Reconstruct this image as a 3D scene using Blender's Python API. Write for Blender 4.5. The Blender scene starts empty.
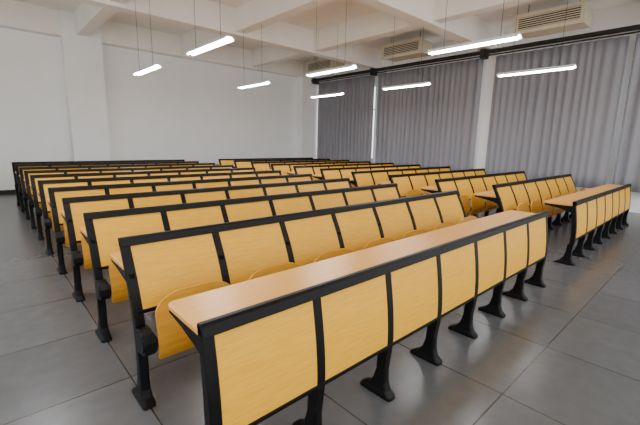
import bpy, bmesh, math, random
from mathutils import Vector, Matrix
random.seed(3)
sc=bpy.context.scene
# ------------------------------------------------ materials
def srgb(r,g,b):
    f=lambda c:(c/255/12.92) if c/255<=.04045 else ((c/255+.055)/1.055)**2.4
    return (f(r),f(g),f(b),1)
def newmat(name):
    m=bpy.data.materials.new(name); m.use_nodes=True
    nt=m.node_tree; b=nt.nodes['Principled BSDF']; return m,nt,b
def noise_mat(name,c1,c2,scale=(1,1,1),nscale=5,rough=.5,detail=4,bump=0,spec=.5):
    m,nt,b=newmat(name)
    tc=nt.nodes.new('ShaderNodeTexCoord'); mp=nt.nodes.new('ShaderNodeMapping'); mp.inputs['Scale'].default_value=scale
    nz=nt.nodes.new('ShaderNodeTexNoise'); nz.inputs['Scale'].default_value=nscale; nz.inputs['Detail'].default_value=detail
    cr=nt.nodes.new('ShaderNodeValToRGB'); cr.color_ramp.elements[0].position=.3; cr.color_ramp.elements[1].position=.7
    cr.color_ramp.elements[0].color=c1; cr.color_ramp.elements[1].color=c2
    nt.links.new(tc.outputs['Object'],mp.inputs[0]); nt.links.new(mp.outputs[0],nz.inputs['Vector'])
    nt.links.new(nz.outputs['Fac'],cr.inputs[0]); nt.links.new(cr.outputs[0],b.inputs['Base Color'])
    b.inputs['Roughness'].default_value=rough; b.inputs['Specular IOR Level'].default_value=spec
    if bump:
        bp=nt.nodes.new('ShaderNodeBump'); bp.inputs['Strength'].default_value=bump; bp.inputs['Distance'].default_value=.01
        nt.links.new(nz.outputs['Fac'],bp.inputs['Height']); nt.links.new(bp.outputs[0],b.inputs['Normal'])
    return m
M_panel=noise_mat('beech_panel',srgb(219,158,32),srgb(230,173,50),(1.5,22,22),5,.45,spec=.3,detail=6)
M_desk=noise_mat('beech_desktop',srgb(228,158,58),srgb(237,170,72),(1.5,22,14),4,.3,spec=.45)
M_seat=noise_mat('beech_seat',srgb(204,140,34),srgb(217,154,48),(1.5,20,14),4,.45,spec=.3)
M_black=noise_mat('black_enamel',srgb(2,2,3),srgb(5,5,6),(1,1,1),40,.45,spec=.2)
M_wall=noise_mat('white_plaster',srgb(246,246,244),srgb(249,249,248),(1,1,1),2,.9)
M_ceil=noise_mat('ceiling_paint',srgb(243,239,230),srgb(248,244,236),(1,1,1),2,.9)
M_curt=noise_mat('grey_curtain_fabric',srgb(138,137,143),srgb(150,149,155),(1,8,8),30,.95,bump=.1)
M_ac=noise_mat('ac_white',srgb(206,196,170),srgb(214,204,178),(1,1,1),3,.5)
M_dark=noise_mat('dark_pipe',srgb(20,16,16),srgb(30,26,26),(1,1,1),10,.6)
M_fix=noise_mat('fixture_white',srgb(230,230,230),srgb(240,240,240),(1,1,1),3,.4)
M_alu=noise_mat('window_aluminium',srgb(180,182,185),srgb(195,197,200),(1,1,1),3,.4)
m,nt,b=newmat('tube_glow'); b.inputs['Emission Color'].default_value=(.98,.99,1,1); b.inputs['Emission Strength'].default_value=75; M_tube=m
# floor tiles
m,nt,b=newmat('grey_floor_tile'); M_floor=m
tc=nt.nodes.new('ShaderNodeTexCoord'); mp=nt.nodes.new('ShaderNodeMapping'); mp.inputs['Location'].default_value=(.25,.1,0)
br=nt.nodes.new('ShaderNodeTexBrick'); br.offset=0; br.inputs['Scale'].default_value=1; br.inputs['Brick Width'].default_value=.8; br.inputs['Row Height'].default_value=.8
br.inputs['Mortar Size'].default_value=.0045; br.inputs['Mortar Smooth'].default_value=.1
br.inputs['Color1'].default_value=srgb(86,87,89); br.inputs['Color2'].default_value=srgb(94,95,97); br.inputs['Mortar'].default_value=srgb(42,43,45)
nz=nt.nodes.new('ShaderNodeTexNoise'); nz.inputs['Scale'].default_value=9; nz.inputs['Detail'].default_value=8
mx=nt.nodes.new('ShaderNodeMixRGB'); mx.blend_type='MULTIPLY'; mx.inputs[0].default_value=.4
cr=nt.nodes.new('ShaderNodeValToRGB'); cr.color_ramp.elements[0].position=.3; cr.color_ramp.elements[0].color=(.62,.62,.62,1); cr.color_ramp.elements[1].position=.7
nt.links.new(tc.outputs['Object'],mp.inputs[0]); nt.links.new(mp.outputs[0],br.inputs['Vector']); nt.links.new(tc.outputs['Object'],nz.inputs['Vector'])
nt.links.new(nz.outputs['Fac'],cr.inputs[0]); nt.links.new(br.outputs['Color'],mx.inputs[1]); nt.links.new(cr.outputs[0],mx.inputs[2]); nt.links.new(mx.outputs[0],b.inputs['Base Color'])
b.inputs['Roughness'].default_value=.27
# ------------------------------------------------ mesh helpers
def obj(name,bm,mat,parent=None,loc=(0,0,0),smooth=False,bevel=0):
    bmesh.ops.recalc_face_normals(bm,faces=bm.faces)
    me=bpy.data.meshes.new(name); bm.to_mesh(me); bm.free(); me.materials.append(mat)
    if smooth: me.polygons.foreach_set('use_smooth',[True]*len(me.polygons))
    o=bpy.data.objects.new(name,me); sc.collection.objects.link(o); o.location=loc
    if parent: o.parent=parent
    if bevel:
        md=o.modifiers.new('b','BEVEL'); md.width=bevel; md.segments=2; md.limit_method='ANGLE'
    return o
def box(bm,x0,x1,y0,y1,z0,z1):
    v=[bm.verts.new((x,y,z)) for x in(x0,x1) for y in(y0,y1) for z in(z0,z1)]
    for f in((0,1,3,2),(4,6,7,5),(0,4,5,1),(2,3,7,6),(0,2,6,4),(1,5,7,3)): bm.faces.new([v[i] for i in f])
def prism(bm,poly,x0,x1):
    a=[bm.verts.new((x0,y,z)) for y,z in poly]; c=[bm.verts.new((x1,y,z)) for y,z in poly]
    bm.faces.new(a); bm.faces.new(c[::-1]); n=len(poly)
    for i in range(n): bm.faces.new((a[i],c[i],c[(i+1)%n],a[(i+1)%n]))
def loft(bm,secs):
    rings=[]
    for xc,yc,z,hx,hy in secs:
        r=min(hx,hy)*.5; pts=[]
        for sx,sy,a0 in((1,1,0),(-1,1,90),(-1,-1,180),(1,-1,270)):
            for k in range(3):
                a=math.radians(a0+45*k); pts.append((xc+sx*(hx-r)+r*math.cos(a),yc+sy*(hy-r)+r*math.sin(a),z))
        rings.append([bm.verts.new(p) for p in pts])
    for A,B in zip(rings,rings[1:]):
        n=len(A)
        for i in range(n): bm.faces.new((A[i],A[(i+1)%n],B[(i+1)%n],B[i]))
    bm.faces.new(rings[0][::-1]); bm.faces.new(rings[-1])
def cyl_x(bm,x0,x1,y,z,r,n=16):
    prism(bm,[(y+r*math.cos(2*math.pi*i/n),z+r*math.sin(2*math.pi*i/n)) for i in range(n)],x0,x1)
def rod(bm,p,q,r,n=8):
    p=Vector(p);q=Vector(q); d=(q-p).normalized(); u=d.orthogonal().normalized(); w=d.cross(u)
    A=[bm.verts.new(p+r*(math.cos(2*math.pi*i/n)*u+math.sin(2*math.pi*i/n)*w)) for i in range(n)]
    B=[bm.verts.new(q+r*(math.cos(2*math.pi*i/n)*u+math.sin(2*math.pi*i/n)*w)) for i in range(n)]
    for i in range(n): bm.faces.new((A[i],A[(i+1)%n],B[(i+1)%n],B[i]))
    bm.faces.new(A[::-1]); bm.faces.new(B)
def interp(pts,z):
    for (y0,z0),(y1,z1) in zip(pts,pts[1:]):
        if z<=z1: return y0+(y1-y0)*(z-z0)/(z1-z0)
    return pts[-1][0]
def sheet(bm,x0,x1,prof,t,rc=0,rb=0,mid=1):
    """bent plywood swept in x; rc/rb round the top/bottom corners"""
    z0,z1=prof[0][1],prof[-1][1]; rows=[]
    for y,z in prof:
        ins=0
        if rc and z>z1-rc: ins=(rc-math.sqrt(max(0,rc*rc-(z-(z1-rc))**2)))*mid
        if rb and z<z0+rb: ins=max(ins,rb-math.sqrt(max(0,rb*rb-((z0+rb)-z)**2)))
        rows.append([bm.verts.new((x,yy,z)) for yy in(y,y+t) for x in(x0+ins,x1-ins)])
    for A,B in zip(rows,rows[1:]):
        for i,j in((0,1),(3,2),(2,0),(1,3)): bm.faces.new((A[i],A[j],B[j],B[i]))
    A=rows[0]; bm.faces.new((A[0],A[2],A[3],A[1])); A=rows[-1]; bm.faces.new((A[0],A[1],A[3],A[2]))
P=.532; N=7; HW=.025
CL=[(.04,.03),(.035,.25),(.035,.42),(.06,.52),(.115,.68),(.185,.82),(.235,.905)]
FL=[(.03,.03),(.02,.2),(.0,.33),(.01,.5),(.03,.65),(.055,.79)]
def smoothpts(pts,n=16):
    z0,z1=pts[0][1],pts[-1][1]; out=[]
    for i in range(n+1):
        z=z0+(z1-z0)*i/n
        y=sum(interp(pts,min(z1,max(z0,z+k*.03))) for k in(-2,-1,0,1,2))/5
        out.append((y,z))
    return out
def frame_mesh(cl,seat):
    bm=bmesh.new(); top=cl[-1][1]; s=smoothpts(cl,18)
    for i in range(N+1):
        x=i*P
        front=[(y,z) for y,z in s if z>=.1]; th=lambda z:.05 if z<.45 else .05-.018*(z-.45)/(top-.45)
        poly=front+[(y+th(z),z) for y,z in reversed(front)]
        prism(bm,poly,x-HW,x+HW)
        fy=interp(s,.1)+.025
        loft(bm,[(x,fy+.03,0,.036,.115),(x,fy+.03,.018,.036,.112),(x,fy+.018,.045,.03,.07),(x,fy+.008,.09,.027,.045),(x,fy,.16,.0255,.034),(x,fy,.26,.0255,.028)])
        cyl_x(bm,x-.008,x+.008,fy-.055,.022,.014)
        if seat:
            prism(bm,[(.05,.33),(.05,.46),(-.02,.475),(-.07,.465),(-.11,.43),(-.115,.385),(-.08,.35),(-.02,.34)],x-.03,x+.03)
            cyl_x(bm,x-.038,x+.038,-.065,.41,.042)
            dz=.735; b0=.13
        else:
            dz=.742; b0=.05
        e=.50 if seat else .39
        prism(bm,[(b0,dz-.10),(b0,dz),(e,dz),(e,dz-.02),(e-.12,dz-.035),(b0+.09,dz-.065)],x-.014,x+.014)
    yt=s[-1][0]
    prism(bm,[(yt-.020,top-.036),(yt-.010,top+.004),(yt+.004,top+.012),(yt+.03,top+.010),(yt+.036,top-.005),(yt+.022,top-.036)],-HW,N*P+HW)
    zb=.53 if seat else .325
    yb=interp(s,zb)
    box(bm,0,N*P,yb-.002,yb+.03,zb-.008,zb+.012)
    if seat: cyl_x(bm,0,N*P,-.03,.385,.013,10)
    me=obj('tmp',bm,M_black); d=me.data; bpy.data.objects.remove(me); return d
def panel_mesh(cl,zb):
    bm=bmesh.new(); s=smoothpts(cl,18); top=cl[-1][1]
    for i in range(N):
        x0=i*P+HW-.002; x1=(i+1)*P-HW+.002; pr=[]
        for k in range(13):
            z=zb+(top-.03-zb)*k/12; pr.append((interp(s,z)+.004,z))
        sheet(bm,x0,x1,pr,.014)
    me=obj('tmp',bm,M_panel); d=me.data; bpy.data.objects.remove(me); return d
def seat_mesh():
    bm=bmesh.new()
    for i in range(N):
        x0=i*P+.036; x1=(i+1)*P-.036
        base=[(-.045,.30),(-.095,.315),(-.122,.36),(-.13,.41),(-.125,.46),(-.112,.52),(-.1,.57),(-.088,.62),(-.08,.67)]
        pr=[]
        zs=[.30+.26*k/18 for k in range(18)]+[.56+.105*math.sin(math.pi/2*k/14) for k in range(15)]
        for z in zs: pr.append((interp(base,z),z))
        sheet(bm,x0,x1,pr,.014,rc=.105,rb=.04,mid=1.5)
    me=obj('tmp',bm,M_seat); d=me.data; bpy.data.objects.remove(me); return d
def desk_mesh(y0,y1,z):
    bm=bmesh.new(); x0=-.02; x1=N*P+.02; r=.04; pts=[(x0,y0),(x1,y0)]
    for k in range(7):
        a=math.radians(90*k/6); pts.append((x1-r+r*math.cos(a),y1-r+r*math.sin(a)))
    for k in range(7):
        a=math.radians(90+90*k/6); pts.append((x0+r+r*math.cos(a),y1-r+r*math.sin(a)))
    a=[bm.verts.new((x,y,z)) for x,y in pts]; c=[bm.verts.new((x,y,z+.022)) for x,y in pts]
    bm.faces.new(a[::-1]); bm.faces.new(c); n=len(a)
    for i in range(n): bm.faces.new((a[i],a[(i+1)%n],c[(i+1)%n],c[i]))
    me=obj('tmp',bm,M_desk); d=me.data; bpy.data.objects.remove(me); return d
fr_s=frame_mesh(CL,True); fr_f=frame_mesh(FL,False)
pn_s=panel_mesh(CL,.535); pn_f=panel_mesh(FL,.33)
st=seat_mesh(); dk_s=desk_mesh(.185,.54,.735); dk_f=desk_mesh(.085,.41,.742)
def place(name,x,y,parts):
    e=bpy.data.objects.new(name,None); sc.collection.objects.link(e); e.location=(x,y,0); e.empty_display_size=.1
    for n,d,bv in parts:
        o=bpy.data.objects.new(n,d); sc.collection.objects.link(o); o.parent=e
        if bv:
            md=o.modifiers.new('b','BEVEL'); md.width=bv; md.segments=2; md.limit_method='ANGLE'; md.angle_limit=math.radians(50)
for X in(.545,5.37):
    place('lecture_desk',X,1.13,[('frame',fr_f,.003),('modesty_panels',pn_f,0),('desktop',dk_f,.004)])
    for k in range(10):
        place('lecture_bench',X,1.95+.908*k,[('frame',fr_s,.003),('backrest_panels',pn_s,0),('folded_seats',st,0),('desktop',dk_s,.004)])
# ------------------------------------------------ room
XL,XR,YF,YB,ZC=-2.6,11.15,-2.5,12.4,4.65
def simple(name,boxes,mat,bevel=0):
    bm=bmesh.new()
    for b_ in boxes: box(bm,*b_)
    return obj(name,bm,mat,bevel=bevel)
simple('floor',[(XL,XR+.2,YF,YB+.2,-.1,0)],M_floor)
simple('ceiling',[(XL-.2,XR+.2,YF,YB+.2,ZC,ZC+.15)],M_ceil)
simple('wall_back',[(XL-.2,XR+.2,YB,YB+.2,0,ZC)],M_wall)
wb=[]; bays=[(-2.3,1.2),(2.1,4.6),(5.25,8.6),(9.1,12.0)]
ys=YF
for a,c in bays:
    wb.append((XR,XR+.2,ys,a,0,ZC)); wb.append((XR,XR+.2,a,c,0,.85)); wb.append((XR,XR+.2,a,c,3.6,ZC)); ys=c
wb.append((XR,XR+.2,ys,YB,0,ZC))
simple('wall_right',wb,M_wall)
for a,c in bays:
    fb=[(XR+.08,XR+.12,a,c,.85,.9),(XR+.08,XR+.12,a,c,3.55,3.6),(XR+.08,XR+.12,a,c,2.7,2.75)]
    n=4
    for i in range(n+1):
        y=a+(c-a)*i/n; y=min(max(y,a+.025),c-.025); fb.append((XR+.08,XR+.12,y-.025,y+.025,.9,3.55))
    simple('window_%d'%(bays.index((a,c))+1),fb,M_alu)
wl=[]; ys=YF
for a,c in[(-2,1.5),(2.2,5.6),(6.3,9.6)]:
    wl+= [(XL-.2,XL,ys,a,0,ZC),(XL-.2,XL,a,c,0,.9),(XL-.2,XL,a,c,3.6,ZC)]; ys=c
wl.append((XL-.2,XL,ys,YB,0,ZC)); simple('wall_left',wl,M_wall)
simple('column_back',[(1.95,2.85,YB-.35,YB,0,ZC)],M_wall)
simple('column_corner',[(XR-1.15,XR,YB-.35,YB,0,ZC)],M_wall)
simple('column_side',[(XR-.12,XR,8.6,9.1,0,ZC)],M_wall)
simple('column_side',[(XR-.12,XR,4.68,5.2,0,ZC)],M_wall)
simple('baseboard_back',[(XL,1.95,YB-.015,YB,0,.1),(2.85,XR-1.15,YB-.015,YB,0,.1)],M_dark)
bl=[]
for y in(1.2,4.95,8.85): bl.append((XL,XR,y-.15,y+.15,4.05,ZC))
bl.append((XL,XR,YB-.3,YB,4.05,ZC))
for x in(2.4,5.2,7.8): bl.append((x-.14,x+.14,YF,YB-.3,4.12,ZC))
simple('ceiling_beams',bl,M_ceil)
def curtain(y0,y1,ztop=3.90,zb=.5,x=10.86):
    bm=bmesh.new(); n=int((y1-y0)/.02); rows=[]
    ph=random.random()*6
    nz_=10
    for j in range(nz_+1):
        t=j/nz_; z=ztop+(zb-ztop)*t; r=[]
        for i in range(n+1):
            s=i*.02; a=s*2*math.pi/.19
            amp=.023+.011*math.sin(s*3.1+ph)+.006*t
            xx=x+amp*math.sin(a+1.3*math.sin(s*4+ph)+.7*math.sin(s*9+t*1.5))+.018*math.sin(s*2.2+t*2+ph)
            r.append(bm.verts.new((xx,y0+s,z)))
        rows.append(r)
    for A,B in zip(rows,rows[1:]):
        for i in range(n): bm.faces.new((A[i],A[i+1],B[i+1],B[i]))
    o=obj('window_curtain',bm,M_curt,smooth=True); md=o.modifiers.new('s','SOLIDIFY'); md.thickness=.004
for a,c in((-2.3,1.74),(1.86,4.75),(5.1,8.85),(9.0,12.0)): curtain(a,c)
bm=bmesh.new(); rod(bm,(10.86,YF,3.95),(10.86,YB-.37,3.95),.02); obj('curtain_rod',bm,M_dark,smooth=True)
bm=bmesh.new(); rod(bm,(10.5,YF,3.96),(10.5,YB-.37,3.96),.055,12)
for y in(1.2,4.95,8.85,11.9): box(bm,10.44,10.72,y-.06,y+.06,3.82,4.04)
obj('insulated_pipe',bm,M_dark)
for y in(3.1,6.95,10.5):
    e=bpy.data.objects.new('ceiling_air_conditioner',None); sc.collection.objects.link(e); e.location=(9.6,y,4.2)
    bm=bmesh.new(); box(bm,-.1,.5,-.66,.66,-.18,.18); box(bm,-.13,-.1,-.7,.7,-.21,.21); obj('housing',bm,M_ac,e,bevel=.008)
    bm=bmesh.new()
    box(bm,-.136,-.131,-.6,.6,-.13,.13); obj('outlet',bm,M_dark,e)
    bm=bmesh.new()
    for i in range(6): box(bm,-.16,-.135,-.6,.6,-.125+i*.045,-.108+i*.045)
    obj('louvres',bm,M_ac,e)
    bm=bmesh.new()
    for yy in(-.5,.5): rod(bm,(.1,yy,.17),(.1,yy,.449),.008)
    obj('hangers',bm,M_dark,e)
for x,y in[(.25,5.4),(.25,2.62),(2.67,5.4),(2.67,8.1),(5.15,2.62),(5.15,5.4),(5.15,8.1),(7.62,2.62),(7.62,5.4),(7.62,8.1)]:
    e=bpy.data.objects.new('pendant_tube_light',None); sc.collection.objects.link(e); e.location=(x,y,2.79)
    bm=bmesh.new()
    v=[(-.085,.0),(-.035,.05),(.035,.05),(.085,.0),(.078,-.002),(.03,.035),(-.03,.035),(-.078,-.002)]
    A=[bm.verts.new((a,-.64,c)) for a,c in v]; B=[bm.verts.new((a,.64,c)) for a,c in v]
    bm.faces.new(A); bm.faces.new(B[::-1])
    for i in range(8): bm.faces.new((A[i],A[(i+1)%8],B[(i+1)%8],B[i]))
    obj('reflector',bm,M_fix,e)
    bm=bmesh.new()
    for xx in(-.035,.035): rod(bm,(xx,-.61,.006),(xx,.61,.006),.019,12)
    obj('tubes',bm,M_tube,e,smooth=True)
    bm=bmesh.new()
    for yy in(-.4,.4): rod(bm,(0,yy,.045),(0,yy,ZC-2.79),.003,6)
    obj('cables',bm,M_dark,e)
# ------------------------------------------------ light
w=bpy.data.worlds.new('w'); sc.world=w; w.use_nodes=True
w.node_tree.nodes['Background'].inputs[0].default_value=(.97,.99,1,1); w.node_tree.nodes['Background'].inputs[1].default_value=2.7
# ------------------------------------------------ camera
H=1.45; th=math.atan(69.6/370); az=math.radians(42.65)
R0=Vector((math.cos(az),-math.sin(az),0)); F0=Vector((math.sin(az),math.cos(az),0)); Z=Vector((0,0,1))
F=F0*math.cos(th)-Z*math.sin(th); U0=R0.cross(F)
roll=.02; Rr=(R0+roll*U0).normalized(); U=(U0-roll*R0).normalized()
cam=bpy.data.cameras.new('camera'); co=bpy.data.objects.new('camera',cam); sc.collection.objects.link(co)
M=Matrix((Rr,U,-F)).transposed().to_4x4(); M.translation=Vector((0,0,H)); co.matrix_world=M
cam.sensor_width=36; cam.lens=370/640*36; cam.clip_start=.02
sc.camera=co
